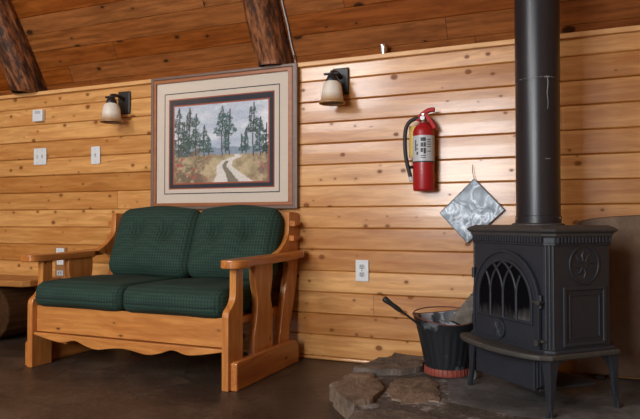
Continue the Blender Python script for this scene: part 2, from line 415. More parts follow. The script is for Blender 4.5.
beam(-3.625, .122, 5, 'thick dark log rafter at the far end of the ceiling, above the switches')

# ------------------------------------------------------------------ things on the ceiling edge
p0 = Vector((-1.550, CY, CZ)) + nv * .012
cable = MB().tube([tuple(p0 + sv * s + Vector((.002 * math.sin(s * 30), 0, 0))) for s in [.02 + .06 * i for i in range(20)]], .0045, 8)
ca = tag(cable.build('cable', M['cable'], smooth=60), 'thin pale grey cable running along the edge of the log rafter above the picture', 'cable')
cc = p0 + sv * .075
MB().tube([tuple(cc - sv * .012), tuple(cc + sv * .012)], .009, 12).build('connector', M['chrome'], ca, smooth=40)
cup = empty('metal_cup', (-.995, -.002, 1.698), 'small shiny metal cup standing on the ledge at the top of the wall', 'cup')
MB().lathe([(.0, .0), (.019, 0), (.021, .012), (.024, .04), (.0225, .04), (.019, .012), (.0, .008)], seg=28, caps=False).build('body', M['chrome'], cup, smooth=40, local=True)
MB().lathe([(.024, .040), (.0285, .043), (.0285, .050), (.0255, .052), (.0235, .050), (.0235, .040)], seg=28, caps=False).build('rim', M['steel'], cup, smooth=40, local=True)

# ------------------------------------------------------------------ framed picture
pic = empty('framed_picture', (-2.018, -.008, .862), 'large framed watercolour of pines and a winding track, hanging above the sofa', 'picture')
def rect(x0, x1, z0, z1): return [(x0, z0), (x1, z0), (x1, z1), (x0, z1)]
def rring(name, o, i, y0, y1, mat, bevel=None, parent=pic):
    return MB().ring(rect(*o), rect(*i), 'Y', y0, y1).build(name, mat, parent, bevel=bevel)
OF = (-2.532, -1.500, .856, 1.697)
I1 = (-2.514, -1.533, .878, 1.678)
I2 = (-2.495, -1.560, .898, 1.657)
fr = rring('moulding', OF, I1, -.040, -.010, M['frame_out'], .006)
rring('fillet', I1, I2, -.036, -.012, M['frame_in'], .003)
MB().box(I1[0], I1[1], -.016, -.010, I1[2], I1[3]).build('backing', M['navy'], pic)
L1 = (-2.437, -1.619, .954, 1.590); L1b = (-2.431, -1.625, .960, 1.584)
L2 = (-2.404, -1.653, .984, 1.553); L2b = (-2.397, -1.660, .991, 1.546)
L3 = (-2.371, -1.687, 1.014, 1.513); L3b = (-2.362, -1.696, 1.023, 1.504)
rring('mat_board', I2, L1, -.021, -.016, M['mat']); rring('mat_line', L1, L1b, -.0208, -.016, M['navy'])
rring('mat_board', L1b, L2, -.021, -.016, M['mat'])
rring('red_line', L2, L2b, -.0200, -.016, M['rust']); rring('dark_mat', L2b, L3, -.0195, -.016, M['navy']); rring('red_line', L3, L3b, -.0192, -.016, M['rust'])
MB().box(I2[0], I2[1], -.0268, -.0252, I2[2], I2[3]).build('glazing', M['glass'], pic)

def paint():
    W, H = 150, 112
    rng = np.random.default_rng(4)
    U, V = np.meshgrid(np.linspace(0, 1, W), np.linspace(0, 1, H))
    def fbm(sx, sy, seed):
        r = np.random.default_rng(seed); out = np.zeros_like(U); amp = 1
        for o in range(4):
            gx, gy = int(sx * 2 ** o) + 2, int(sy * 2 ** o) + 2
            g = r.random((gy, gx)); x = U * (gx - 1.001); y = V * (gy - 1.001)
            xi, yi = x.astype(int), y.astype(int); fx, fy = x - xi, y - yi
            out += amp * (g[yi, xi] * (1 - fx) * (1 - fy) + g[yi, xi + 1] * fx * (1 - fy) + g[yi + 1, xi] * (1 - fx) * fy + g[yi + 1, xi + 1] * fx * fy); amp *= .55
        return out / 2.1
    def lerp(a, b, f): return a + (np.array(b) - a) * np.clip(f, 0, 1)[..., None]
    C = np.zeros((H, W, 3)) + np.array([.74, .78, .83])
    C = lerp(C, (.95, .95, .96), (fbm(4, 6, 1) - .48) * 4)
    C = lerp(C, (.62, .68, .77), (fbm(3, 7, 2) - .55) * 3)
    hz = .36 + .03 * (fbm(9, 1, 3) - .5)
    C = lerp(C, (.42, .50, .58), ((V < hz + .08) & (V >= hz - .04)) * .75)
    gnd = V < hz - .01
    G = np.zeros_like(C) + np.array([.74, .66, .50])
    G = lerp(G, (.50, .43, .30), (fbm(12, 14, 5) - .42) * 3)
    G = lerp(G, (.70, .62, .48), (fbm(9, 16, 6) - .55) * 4)
    C = np.where(gnd[..., None], G, C)
    # winding track
    ctr = np.interp(V[:, 0], [0, .10, .2, .27, .32, .36], [.64, .60, .545, .58, .70, .66])
    hw = np.interp(V[:, 0], [0, .10, .2, .27, .32, .36], [.21, .13, .08, .06, .04, .01])
    d = np.abs(U - ctr[:, None]) / hw[:, None]
    C = lerp(C, (.90, .88, .86), ((d < 1) & gnd) * .85)
    C = lerp(C, (.36, .33, .24), ((d < .22 + .12 * fbm(20, 20, 8)) & gnd & (V < .27)) * .8)
    # shrubs
    sh = (fbm(18, 16, 9) - .40) * 5; left = np.clip((.46 - U) * 5, 0, 1) * np.clip((.50 - V) * 8, 0, 1)
    C = lerp(C, (.40, .33, .25), sh * left)
    C = lerp(C, (.62, .30, .24), (fbm(22, 22, 10) - .55) * 8 * left)
    C = lerp(C, (.30, .36, .26), (fbm(20, 26, 11) - .6) * 7 * left)
    C = lerp(C, (.78, .70, .58), (fbm(34, 34, 14) - .62) * 9 * left)
    right = np.clip((U - .80 + V * .0) * 8, 0, 1) * np.clip((.42 - V) * 8, 0, 1) * (d > 1)
    C = lerp(C, (.46, .36, .30), (fbm(20, 18, 12) - .42) * 5 * right)
    C = lerp(C, (.66, .34, .32), (fbm(26, 22, 13) - .58) * 8 * right)
    def pine(cx, v0, v1, wd, bare, col, seed, dens=.5):
        nonlocal C
        tr = (np.abs(U - cx - .006 * np.sin(V * 9)) < .0065) & (V > v0) & (V < v1)
        C = lerp(C, (.20, .17, .16), tr * .85)
        t = np.clip((V - (v0 + bare * (v1 - v0))) / ((1 - bare) * (v1 - v0)), 0, 1)
        env = wd * .95 * (.25 + 1.1 * (1 - t)) * np.minimum(1, (1 - t) * 6) * (.35 + 1.0 * fbm(1, 22, 70 + seed)) * .8
        inside = (V > v0 + bare * (v1 - v0)) & (V < v1)
        f = fbm(26, 26, 40 + seed)
        m = inside & (np.abs(U - cx) < env * (.45 + 1.2 * (f - .2))) & (f > dens - .12) & (np.random.default_rng(seed + 200).random(U.shape) > .18)
        C = lerp(C, col, m * .9)
        C = lerp(C, (.30, .44, .40), (m & (f > .60)) * .55)
    dk, md = (.09, .17, .16), (.14, .26, .25)
    for q in [(.05, .34, .99, .14, .08, dk, 1), (.17, .36, .98, .12, .12, dk, 2), (.11, .34, .80, .12, .0, md, 3), (.24, .35, .90, .10, .2, md, 4), (.33, .34, .74, .10, .12, md, 5), (.38, .36, .60, .06, .1, md, 6),
              (.525, .34, .97, .13, .38, md, 7), (.60, .34, .92, .10, .45, md, 8), (.565, .36, .66, .06, .1, md, 9),
              (.775, .36, .66, .06, .1, md, 10), (.735, .36, .60, .05, .1, md, 11), (.85, .30, .99, .11, .45, dk, 12), (.92, .32, .80, .11, .1, md, 13), (.985, .32, .72, .08, .05, dk, 14)]:
        pine(*q)
    C = C * .86 + .12; C *= (1 + (rng.random((H, W, 1)) - .5) * .16)
    lin = np.clip(C, 0, 1) ** 2.2 * 1.0
    x0, x1, z0, z1 = L3b
    xs = np.linspace(x0, x1, W); zs = np.linspace(z0, z1, H)
    mb = MB(); mb.v = [(float(x), -.0185, float(z)) for z in zs for x in xs]
    mb.f = [(j * W + i, j * W + i + 1, (j + 1) * W + i + 1, (j + 1) * W + i) for j in range(H - 1) for i in range(W - 1)]
    t = NT('watercolour_paper'); at = t.n('ShaderNodeVertexColor'); at.layer_name = 'paint'
    o = mb.build('painting', t.set(at.outputs[0], .8), pic)
    me = o.data; ca = me.color_attributes.new('paint', 'FLOAT_COLOR', 'POINT')
    co = np.empty(len(me.vertices) * 3); me.vertices.foreach_get('co', co); co = co.reshape(-1, 3)
    iu = np.rint((co[:, 0] + pic.location.x - x0) / (x1 - x0) * (W - 1)).astype(int).clip(0, W - 1)
    iv = np.rint((co[:, 2] + pic.location.z - z0) / (z1 - z0) * (H - 1)).astype(int).clip(0, H - 1)
    rgba = np.ones((len(me.vertices), 4)); rgba[:, :3] = lin[iv, iu]
    ca.data.foreach_set('color', rgba.astype(np.float32).ravel())
paint()

# ------------------------------------------------------------------ wall lamps
def sconce(px, pz, label):
    r = empty('wall_lamp', (px, -.0045, pz), label, 'lamp', group='unlit wall lamps either side of the picture')
    B = lambda m, n, mat, p=r, **k: m.build(n, mat, p, local=True, **k)
    B(MB().box(-.048, .048, -.014, 0, -.075, .075), 'back_plate', M['black'], bevel=.006)
    B(MB().tube([(0, -.012, .02), (0, -.05, .034), (-.004, -.09, .036), (-.008, -.118, .03)], [.013, .011, .010, .010], 12), 'arm', M['black'], smooth=60)
    c = (-.008, -.118, 0)
    B(MB().tube([(-.055, -.118, .020), (.03, -.118, .020)], .007, 10).lathe([(0, .015), (.011, .016), (.012, .03), (.009, .036), (.0, .037)], c, 16), 'finial', M['black'], smooth=50)
    B(MB().lathe([(.012, .02), (.022, .012), (.030, -.004), (.036, -.020), (.034, -.026), (.0, -.026)], c, 28), 'socket_cup', M['black'], smooth=50)
    outer = [(.033, -.022), (.045, -.034), (.053, -.054), (.0565, -.080), (.059, -.105), (.063, -.122), (.069, -.136)]
    inner = [(a - .004, b) for a, b in outer[::-1]]
    B(MB().lathe(outer + inner, c, 36, caps=False), 'lamp_shade', M['shade'], smooth=60)
    B(MB().lathe([(.064, -.134), (.069, -.134), (.073, -.139), (.072, -.145), (.066, -.143), (.064, -.137), (.064, -.134)], c, 36, caps=False), 'shade_rim', M['amber'], smooth=60)
sconce(-1.242, 1.570, 'wall lamp with frosted bell shade between the framed picture and fire extinguisher')
sconce(-2.768, 1.564, 'wall lamp with frosted bell shade beside the white switch plates')

# ------------------------------------------------------------------ switches and outlets
th = empty('thermostat', (-3.517, -.0045, 1.528), 'small white thermostat box on the wall, above the wide switch plate', 'thermostat')
MB().box(-.046, .046, -.030, 0, -.042, .042).build('housing', M['plate'], th, bevel=.005, local=True)
MB().box(-.020, .030, -.032, -.029, .012, .030).build('display', M['plate_grey'], th, local=True)
def plate(name, x, z, w, h, n, label):
    r = empty(name, (x, -.0045, z), label, 'light switch', group='white switch plates on the pine wall')
    MB().box(-w / 2, w / 2, -.007, 0, -h / 2, h / 2).build('plate', M['plate'], r, bevel=.003, local=True)
    for i in range(n):
        cx = (i - (n - 1) / 2) * .046
        MB().box(cx - .006, cx + .006, -.0085, -.006, -.013, .013).build('switch_surround', M['plate_grey'], r, local=True)
        MB().add([(cx - .0045, -.008, -.006), (cx + .0045, -.008, -.006), (cx + .0045, -.008, .008), (cx - .0045, -.008, .008), (cx - .004, -.018, .005), (cx + .004, -.018, .005), (cx + .004, -.017, .011), (cx - .004, -.017, .011)],
                 [(0, 1, 2, 3), (4, 5, 6, 7), (0, 1, 5, 4), (1, 2, 6, 5), (2, 3, 7, 6), (3, 0, 4, 7)]).build('toggle', M['plate'], r, local=True)
        for s in (-1, 1):
            MB().tube([(cx, -.006, s * .042), (cx, -.0085, s * .042)], .003, 10).build('screw', M['plate_grey'], r, local=True)
plate('switch_plate', -3.512, 1.241, .118, .117, 2, 'wide white double switch plate below the thermostat')
plate('switch_plate', -3.010, 1.229, .076, .119, 1, 'narrow white single switch plate below the wall lamp')
ou = empty('power_outlet', (-1.118, -.0045, .512), 'white duplex power outlet low on the wall between sofa and stove', 'outlet')
MB().box(-.038, .038, -.007, 0, -.059, .059).build('plate', M['plate'], ou, bevel=.003, local=True)
for s in (1, -1):
    oc = [(.017 * max(-.88, min(.88, 1.15 * math.cos(2 * PI * k / 20))), s * .021 + .0145 * math.sin(2 * PI * k / 20)) for k in range(20)]
    so = MB().prism(oc, 'Y', -.0095, -.006).build('socket', M['plate_grey'], ou, local=True)
    MB().box(-.0075, -.005, -.0105, -.009, s * .021 - .001, s * .021 + .008).box(.005, .0075, -.0105, -.009, s * .021 - .001, s * .021 + .008) \
        .tube([(0, -.009, s * .021 - .007), (0, -.0105, s * .021 - .007)], .003, 10).build('slots', M['slot'], so, local=True)
MB().tube([(0, -.006, 0), (0, -.0085, 0)], .0035, 10).build('screw', M['steel'], ou, local=True)
os_ = empty('outlet_strip', (-3.310, -.0045, .500), 'wood toned outlet strip with three white sockets behind the sofa arm', 'outlet')
MB().box(-.050, .050, -.008, 0, -.115, .105).build('plate', M['brown_plate'], os_, bevel=.003, local=True)
for zc, w_, m_ in ((.083, .036, 'plate'), (.004, .029, 'plate'), (-.071, .029, 'plate_grey')):
    so = MB().box(-w_, w_, -.014, -.007, zc - .018, zc + .018).build('socket', M[m_], os_, bevel=.002, local=True)
    MB().box(-.012, -.008, -.0152, -.0135, zc - .008, zc + .008).box(.008, .012, -.0152, -.0135, zc - .008, zc + .008).build('slots', M['plate_grey' if m_ == 'plate' else 'slot'], so, local=True)

# ------------------------------------------------------------------ fire extinguisher
ex = empty('fire_extinguisher', (-.755, -.078, .940), 'red fire extinguisher with black hose hung on the pine wall', 'fire extinguisher')
B = lambda m, n, mat, p=ex, **k: m.build(n, mat, p, local=True, **k)
R = .0555
B(MB().lathe([(0, .004), (.046, 0), (R - .002, .004), (R, .012), (R, .308), (R - .004, .322), (R - .014, .338), (.026, .350), (.020, .356), (.0, .356)], seg=40, caps=False), 'cylinder', M['red'], smooth=50)
B(MB().lathe([(R + .0008, .152), (R + .0008, .285)], seg=40, caps=False), 'label_band', M['label'], smooth=50)
lab = MB()
def patch(a0, a1, z0, z1, mb):
    ks = 6; r_ = R + .0016
    an = [a0 + (a1 - a0) * i / ks for i in range(ks + 1)]
    vs = [(r_ * math.sin(a), -r_ * math.cos(a), zz) for zz in (z0, z1) for a in an]
    mb.add(vs, [(i, i + 1, ks + 2 + i, ks + 1 + i) for i in range(ks)])
for a0, a1, z0_, z1_ in [(-.05, .42, .254, .273), (-.05, .2, .225, .247), (.24, .42, .225, .247), (-.05, .16, .198, .219), (.22, .42, .190, .219), (-.62, -.5, .205, .262), (-.46, -.3, .232, .238), (-.46, -.3, .212, .218), (-.46, -.3, .185, .200), (-.05, .42, .168, .172), (-.05, .42, .178, .182), (.52, .9, .26, .264), (.52, .9, .248, .252), (.52, .9, .236, .240), (.52, .9, .224, .228), (.52, .9, .20, .204)]:
    patch(a0, a1, z0_, z1_, lab)
B(lab, 'label_print', M['ink'])
B(MB().lathe([(R + .0014, .146), (R + .0014, .153)], seg=40, caps=False), 'label_border', M['ink'], smooth=50)
B(MB().lathe([(.018, .352), (.018, .368), (.014, .372), (.014, .392), (.017, .394), (.017, .404), (.0, .404)], seg=24, caps=False).tube([(.0, 0, .378), (.0, -.022, .378)], .010, 16), 'valve', M['steel'], smooth=50)
gv = B(MB().tube([(0, -.020, .378), (0, -.028, .378)], .012, 18), 'pressure_gauge', M['plate'], smooth=50)
def bar(path, w, h):
    mb = MB(); n_ = len(path); vs = []
    for i, (x, z) in enumerate(path):
        a = path[max(i - 1, 0)]; b = path[min(i + 1, n_ - 1)]; d = Vector((b[0] - a[0], b[1] - a[1])).normalized(); nx, nz = -d.y, d.x
        for (yy, hh) in ((-w / 2, -h / 2), (w / 2, -h / 2), (w / 2, h / 2), (-w / 2, h / 2)): vs.append((x + nx * hh, yy, z + nz * hh))
    fs = [(i * 4 + k, i * 4 + (k + 1) % 4, i * 4 + 4 + (k + 1) % 4, i * 4 + 4 + k) for i in range(n_ - 1) for k in range(4)] + [(0, 1, 2, 3), tuple((n_ - 1) * 4 + k for k in range(4))]
    return mb.add(vs, fs)
B(bar(smoothpts([(-.030, .366), (-.018, .388), (.006, .408), (.032, .420), (.058, .421)], 5), .026, .021), 'squeeze_lever', M['red_matte'], bevel=.003)
B(bar(smoothpts([(.006, .394), (.022, .384), (.042, .356), (.060, .322)], 5), .026, .019), 'carry_handle', M['red_matte'], bevel=.002)
B(MB().tube(smoothpts([(-.012, -.002, .378), (-.040, -.006, .380), (-.074, -.012, .360), (-.092, -.016, .320), (-.095, -.018, .250), (-.090, -.018, .180), (-.078, -.016, .120), (-.066, -.016, .075)], 6), .0105, 12), 'hose', M['hose'], smooth=60)
B(MB().tube([(-.067, -.016, .078), (-.060, -.016, .052)], [.009, .012], 14), 'nozzle', M['label'], smooth=60)
B(MB().box(-.080, -.045, .012, .016, .18, .345), 'yellow_strap', M['yellow'])
B(MB().tube([(-.0, 0, .118)] and [(-.083, -.0, .125), (-.056, -.018, .125)], .008, 10).box(-.05, .05, .040, .0735, .10, .16), 'bracket', M['black'], smooth=50)

# ------------------------------------------------------------------ hanging silver square
dm = empty('hanging_panel', (-.520, -.030, .836), 'silver wispy square panel hung cornerwise by a wire behind the stove', 'wall hanging')
DC = [(.015, .166), (.165, .004), (-.022, -.164), (-.163, -.009)]
def inset(P, d): return [(x * (1 - d / .16), z * (1 - d / .16)) for x, z in P]
N_ = 24; vs = []
for j in range(N_ + 1):
    for i in range(N_ + 1):
        u, v = i / N_, j / N_
        q = inset(DC, .004)
        x = (1 - v) * ((1 - u) * q[3][0] + u * q[0][0]) + v * ((1 - u) * q[2][0] + u * q[1][0])
        zz = (1 - v) * ((1 - u) * q[3][1] + u * q[0][1]) + v * ((1 - u) * q[2][1] + u * q[1][1])
        vs.append((x, -.004 - .0022 * math.sin(u * 17 + 3 * v) * math.sin(v * 13 + 2 * u), zz))
g_ = [(j * (N_ + 1) + i, j * (N_ + 1) + i + 1, (j + 1) * (N_ + 1) + i + 1, (j + 1) * (N_ + 1) + i) for j in range(N_) for i in range(N_)]
MB().add(vs, g_).prism(inset(DC, .005), 'Y', .0, .004).build('sheet', M['diamond'], dm, smooth=180, local=True)
MB().ring(DC, inset(DC, .0045), 'Y', -.0075, .005).build('edge', M['lead'], dm, local=True)
MB().tube([(.015, -.002, .165), (.008, -.002, .19), (.004, .006, .236), (.004, .016, .238)], .0016, 6).build('wire', M['black'], dm, local=True)

# ------------------------------------------------------------------ sofa
sf = empty('loveseat', (-2.127, -.42, 0), 'green cushioned two-seat sofa with a honey pine frame under the framed picture', 'sofa')
XO, XI = -1.500, -1.536
def mir(x): return -4.254 - x
front_post = smoothpts([(-.782, .34), (-.772, .365), (-.738, .392), (-.718, .425), (-.714, .49), (-.714, .568)], 5)
fp = [(-.782, 0.0)] + front_post + [(-.645, .568), (-.645, 0.0)]
mid = smoothpts([(-.528, .568), (-.526, .50), (-.516, .455), (-.500, .400), (-.500, .350), (-.512, .285), (-.532, .215)], 4) + [(-.540, .08), (-.335, .08)] + smoothpts([(-.336, .24), (-.336, .31), (-.354, .37), (-.358, .41), (-.346, .455), (-.338, .50), (-.338, .568)], 4)
rear = [(-.265, .08)] + smoothpts([(-.25, .17), (-.215, .30), (-.18, .42), (-.148, .54), (-.19, .575)], 3) + \
       smoothpts([(-.300, .605), (-.255, .625), (-.200, .66), (-.152, .71), (-.142, .77), (-.140, .825)], 4) + smoothpts([(-.130, .836), (-.035, .834), (-.012, .822), (-.009, .79)], 3) + \
       smoothpts([(-.014, .70), (-.020, .60), (-.030, .50), (-.070, .36), (-.105, .27), (-.135, .17)], 3) + [(-.15, .08)]
for sx in (1, -1):
    X = (lambda x: x) if sx > 0 else mir
    MB().prism(fp, 'X', X(XI), X(XO)).build('front_post', M['sofa_wood'], sf, bevel=.004)
    MB().prism(mid, 'X', X(XI), X(XO)).build('side_slat', M['sofa_wood'], sf, bevel=.004)
    bp = MB().prism(rear, 'X', X(XI), X(XO)).build('back_post', M['sofa_wood'], sf, bevel=.004)
    for yy, zz in ((-.085, .772), (-.095, .690)):
        tn = MB().box(*sorted((X(XO - .005), X(XO + .018))), yy - .05, yy + .06, zz - .010, zz + .010).build('tenon', M['sofa_wood_y'], bp, bevel=.002)
        MB().box(*sorted((X(XO), X(XO + .032))), yy - .052, yy - .022, zz - .015, zz + .015).build('tenon_wedge', M['sofa_wood_y'], tn, bevel=.002)
    run = [(-.764, 0), (-.764, .128), (-.745, .134), (-.16, .134), (-.118, .122), (-.094, .095), (-.088, .06), (-.088, 0)]
    MB().prism(run, 'X', X(XO), X(-1.464)).build('runner', M['sofa_wood_y'], sf, bevel=.006)
    # arm board, outline in plan
    a_out = [(-1.550, -.640), (-1.552, -.735), (-1.540, -.785), (-1.512, -.800), (-1.472, -.798), (-1.444, -.776), (-1.432, -.735), (-1.434, -.69)]
    a_out = smoothpts(a_out, 4) + smoothpts([(-1.448, -.652), (-1.466, -.62), (-1.468, -.56), (-1.462, -.40), (-1.450, -.26), (-1.436, -.16), (-1.436, -.09), (-1.450, -.062), (-1.498, -.062)], 4) + [(-1.498, -.30), (-1.550, -.33)]
    top = []
    am = MB().prism([(X(x), y) for x, y in a_out], 'Z', .564, .604)
    am.v = [(x, y, zz + .018 * max(0, (y + .42) / .34)) for x, y, zz in am.v]
    ao = am.build('arm', M['sofa_wood_y'], sf, bevel=.007, seg=3)
    for zz in (.20, .27, .34):
        MB().tube([(X(XO - .004), -.690, zz), (X(XO + .002), -.690, zz)], .0055, 10).build('dowel_plug', M['sofa_wood_y'], sf)
# front apron in two boards, the lower one scalloped
xa, xb = -2.718, -1.536
MB().box(xa, xb, -.752, -.722, .192, .330).build('front_rail', M['sofa_wood_x'], sf, bevel=.003)
half = [(0, .176), (.045, .166), (.10, .154), (.155, .146), (.19, .150), (.225, .161), (.255, .160), (.29, .145), (.34, .131), (.38, .129), (.43, .138), (.5, .146)]
prof2 = half + [(1 - t_, z_) for t_, z_ in half[::-1][1:]]
sp = [(xa + (xb - xa) * t_, z_) for t_, z_, _ in smoothpts([(a, b, 0) for a, b in prof2], 3)]
MB().prism([(xa, .188)] + sp + [(xb, .188)], 'Y', -.772, -.728).build('scalloped_valance', M['sofa_wood_x'], sf, bevel=.004)
MB().box(xa, xb, -.722, -.25, .285, .318).build('seat_deck', M['sofa_wood_x'], sf)
MB().box(xa, xb, -.24, -.20, .18, .318).build('rear_rail', M['sofa_wood_x'], sf)
for z_ in (.50, .69, .775):
    yc = -.060 if z_ > .6 else -.085
    MB().box(xa, xb, yc - .012, yc + .012, z_ - .032, z_ + .032).build('back_rail', M['sofa_wood_x'], sf, bevel=.003)

def cushion(c, h, r, nx=26, ny=14, nz=10, bulge=(0, 0, 0), dimples=(), top_arch=0, tilt=0, parent=sf, name='cushion'):
    """rounded box with soft faces; dimples on the -y face"""
    vs, fs, idx = [], [], {}
    def P(i, j, k):
        q = Vector((-1 + 2 * i / nx, -1 + 2 * j / ny, -1 + 2 * k / nz))
        p = Vector((q.x * h[0], q.y * h[1], q.z * h[2]))
        core = Vector([max(-(h[a] - r[a]), min(h[a] - r[a], p[a])) for a in range(3)])
        d = Vector([(p[a] - core[a]) / r[a] for a in range(3)])
        L = max(abs(d.x), abs(d.y), abs(d.z))
        if d.length > 1e-9: d = d / d.length * L
        p = core + Vector([d[a] * r[a] for a in range(3)])
        gx, gy, gz = 1 - q.x ** 2, 1 - q.y ** 2, 1 - q.z ** 2
        p.x += bulge[0] * q.x * gy * gz; p.y += bulge[1] * q.y * gx * gz; p.z += bulge[2] * q.z * gx * gy
        if q.z > 0: p.z += top_arch * q.z * (1 - q.x ** 2)
        for dx, dz, dd, wd in dimples:
            f = max(0, -q.y)
            ax, az = (p.x - dx), (p.z - dz)
            p.y += dd * f * (math.exp(-(ax * ax + az * az) / (2 * wd * wd)) + .35 * math.exp(-(ax * ax) / (2 * (wd * .55) ** 2)) * math.exp(-(az * az) / (2 * (wd * 2.4) ** 2)))
        # small irregular softness
        p.y += .003 * math.sin(p.x * 21 + p.z * 13); p.z += .003 * math.sin(p.x * 17 + 2)
        if tilt:
            p = Matrix.Rotation(tilt, 3, 'X') @ p
        return p + Vector(c)
    def vid(i, j, k):
        if (i, j, k) not in idx: idx[i, j, k] = len(vs); vs.append(P(i, j, k))
        return idx[i, j, k]
    for i in range(nx):
        for j in range(ny):
            for k in (0, nz): fs.append((vid(i, j, k), vid(i + 1, j, k), vid(i + 1, j + 1, k), vid(i, j + 1, k)))
    for i in range(nx):
        for k in range(nz):
            for j in (0, ny): fs.append((vid(i, j, k), vid(i + 1, j, k), vid(i + 1, j, k + 1), vid(i, j, k + 1)))
    for j in range(ny):
        for k in range(nz):
            for i in (0, nx): fs.append((vid(i, j, k), vid(i, j + 1, k), vid(i, j + 1, k + 1), vid(i, j, k + 1)))
    o = MB().add(vs, fs).build(name, M['fabric'], parent, smooth=180)
    return o, (lambda u, v, w: P((u + 1) / 2 * nx, (v + 1) / 2 * ny, (w + 1) / 2 * nz))
for xc in (-2.4215, -1.8325):
    o, F_ = cushion((xc, -.515, .394), (.294, .272, .069), (.04, .055, .050), bulge=(.0, .016, .014), name='seat_cushion')
    # welt seam round the front
    pth = [F_(-1, v, -.15) for v in (.9, .3, -.3, -.8)] + [F_(u, -1, -.15) for u in [-.9 + .2 * i for i in range(10)]] + [F_(1, v, -.15) for v in (-.8, -.3, .3, .9)]
    pth = [p + Vector((math.copysign(.001, p.x - xc) if abs(p.x - xc) > .28 else 0, -.002 if p.y < -.75 else 0, 0)) for p in pth]
    MB().tube([tuple(p) for p in pth], .0045, 6).build('piping', M['piping'], o, smooth=60)
for xc, hw_, ds in ((-2.343, .288, (-.095, .115)), (-1.798, .270, (-.10, .105))):
    dm_ = [(d_, .055, .040, .034) for d_ in ds]
    o, F_ = cushion((xc, -.215, .652), (hw_, .074, .205), (.060, .062, .080), nx=44, ny=8, nz=34, bulge=(.006, .030, .0), dimples=dm_, top_arch=.026, tilt=-.34, name='back_cushion')
    for d_ in ds:
        q = F_(d_ / hw_, -1, .055 / .205)
        MB().tube([tuple(q + Vector((0, -.003, 0))), tuple(q + Vector((0, .006, 0)))], .010, 12).build('button', M['piping'], o, smooth=50)

# ------------------------------------------------------------------ slab bench at the far end
bn = empty('slab_bench', (-3.95, -.19, 0), 'low slab topped bench on round logs beside the far end of the sofa', 'bench')
MB().prism([(-4.7, -.03), (-3.30, -.03), (-3.275, -.06), (-3.27, -.30), (-3.30, -.345)] + [(-3.4 - .1 * i, -.348 - .008 * math.sin(i * 1.3)) for i in range(13)] + [(-4.7, -.34)], 'Z', .362, .404).build('seat_slab', M['bench'], bn, bevel=.008)
for xc in (-3.60, -4.45):
    lg = MB(); n = 40
    ring_ = [(xc + .181 * (1 + .015 * math.sin(3 * k)) * math.cos(2 * PI * k / n), .181 + .181 * math.sin(2 * PI * k / n)) for k in range(n)]
    lg.prism(ring_, 'Y', -.335, -.06).build('log_leg', M['bench_log'], bn, bevel=.012)

# ------------------------------------------------------------------ stone hearth
he = empty('stone_hearth', (-.1, -.6, 0), 'low hearth of irregular flagstones under the black stove', 'hearth')
MB().prism([(-.985, -.02), (-.975, -.43), (-.96, -.74), (-.80, -.99), (-.78, -1.14), (-.40, -1.28), (.1, -1.24), (.93, -1.15), (.93, -.02)], 'Z', 0, .054).build('mortar_bed', M['mortar'], he, bevel=.006)
def flag(poly, z0, z1, mat, seed, rough=.009, jit=.014):
    r = random.Random(seed); out = []
    n = len(poly)
    for i in range(n):
        a, b = Vector(poly[i]), Vector(poly[(i + 1) % n]); m = max(1, int((b - a).length / .035))
        for k in range(m):
            p = a.lerp(b, k / m); q = (b - a).normalized(); nn = Vector((-q.y, q.x)); out.append(p + nn * r.uniform(-jit, jit))
    c = sum(out, Vector((0, 0))) / len(out); N = len(out); vs = []; rings = [(1.015, z0), (1.01, z0 + (z1 - z0) * .5), (1.0, z1 - .010), (.975, z1 - .002), (.8, z1), (.6, z1), (.4, z1), (.2, z1)]
    for ri, (s, z) in enumerate(rings):
        for p in out:
            q = c + (p - c) * s
            vs.append((q.x + (r.uniform(-.004, .004) if ri < 3 else 0), q.y, z + (0 if ri < 2 else r.uniform(-rough, 0))))
    vs.append((c.x, c.y, z1))
    fs = [(k * N + i, k * N + (i + 1) % N, (k + 1) * N + (i + 1) % N, (k + 1) * N + i) for k in range(len(rings) - 1) for i in range(N)]
    L = (len(rings) - 1) * N
    fs += [(L + i, L + (i + 1) % N, len(vs) - 1) for i in range(N)] + [tuple(range(N))[::-1]]
    return MB().add(vs, fs).build('flagstone', mat, he, smooth=35)
flag([(-1.03, -.425), (-1.0, -.30), (-.97, -.16), (-.93, -.035), (-.71, -.035), (-.73, -.31), (-.80, -.40), (-.92, -.43)], .0, .086, M['stone_dark'], 1)
flag([(-1.01, -.72), (-1.0, -.475), (-.915, -.46), (-.85, -.55), (-.79, -.72), (-.765, -.87), (-.83, -.955), (-.965, -.83)], .0, .080, M['stone_brown'], 2, .008)
flag([(-.775, -.70), (-.81, -.47), (-.68, -.385), (-.595, -.48), (-.535, -.745), (-.67, -.845)], .02, .066, M['stone_brown'], 3)
flag([(-.81, -1.13), (-.81, -1.0), (-.73, -.955), (-.52, -.945), (-.38, -.97), (-.40, -1.25)], .0, .068, M['stone_dark'], 4)
flag([(-.61, -.04), (-.645, -.28), (-.57, -.45), (-.50, -.74), (-.30, -.80), (-.06, -.83), (.30, -.80), (.90, -.80), (.90, -.04)], .02, .060, M['stone_grey'], 5, .0015, .006)
flag([(-.225, -.865), (-.05, -.848), (.0, -.95), (-.20, -1.02)], .02, .062, M['stone_tan'], 6, .002, .004)
flag([(.03, -.83), (.90, -.83), (.90, -1.10), (.06, -1.18)], .02, .062, M['stone_dark'], 7)
flag([(-.33, -.92), (-.25, -.89), (-.225, -1.04), (.0, -.98), (.03, -1.2), (-.36, -1.22)], .02, .060, M['stone_brown'], 8)

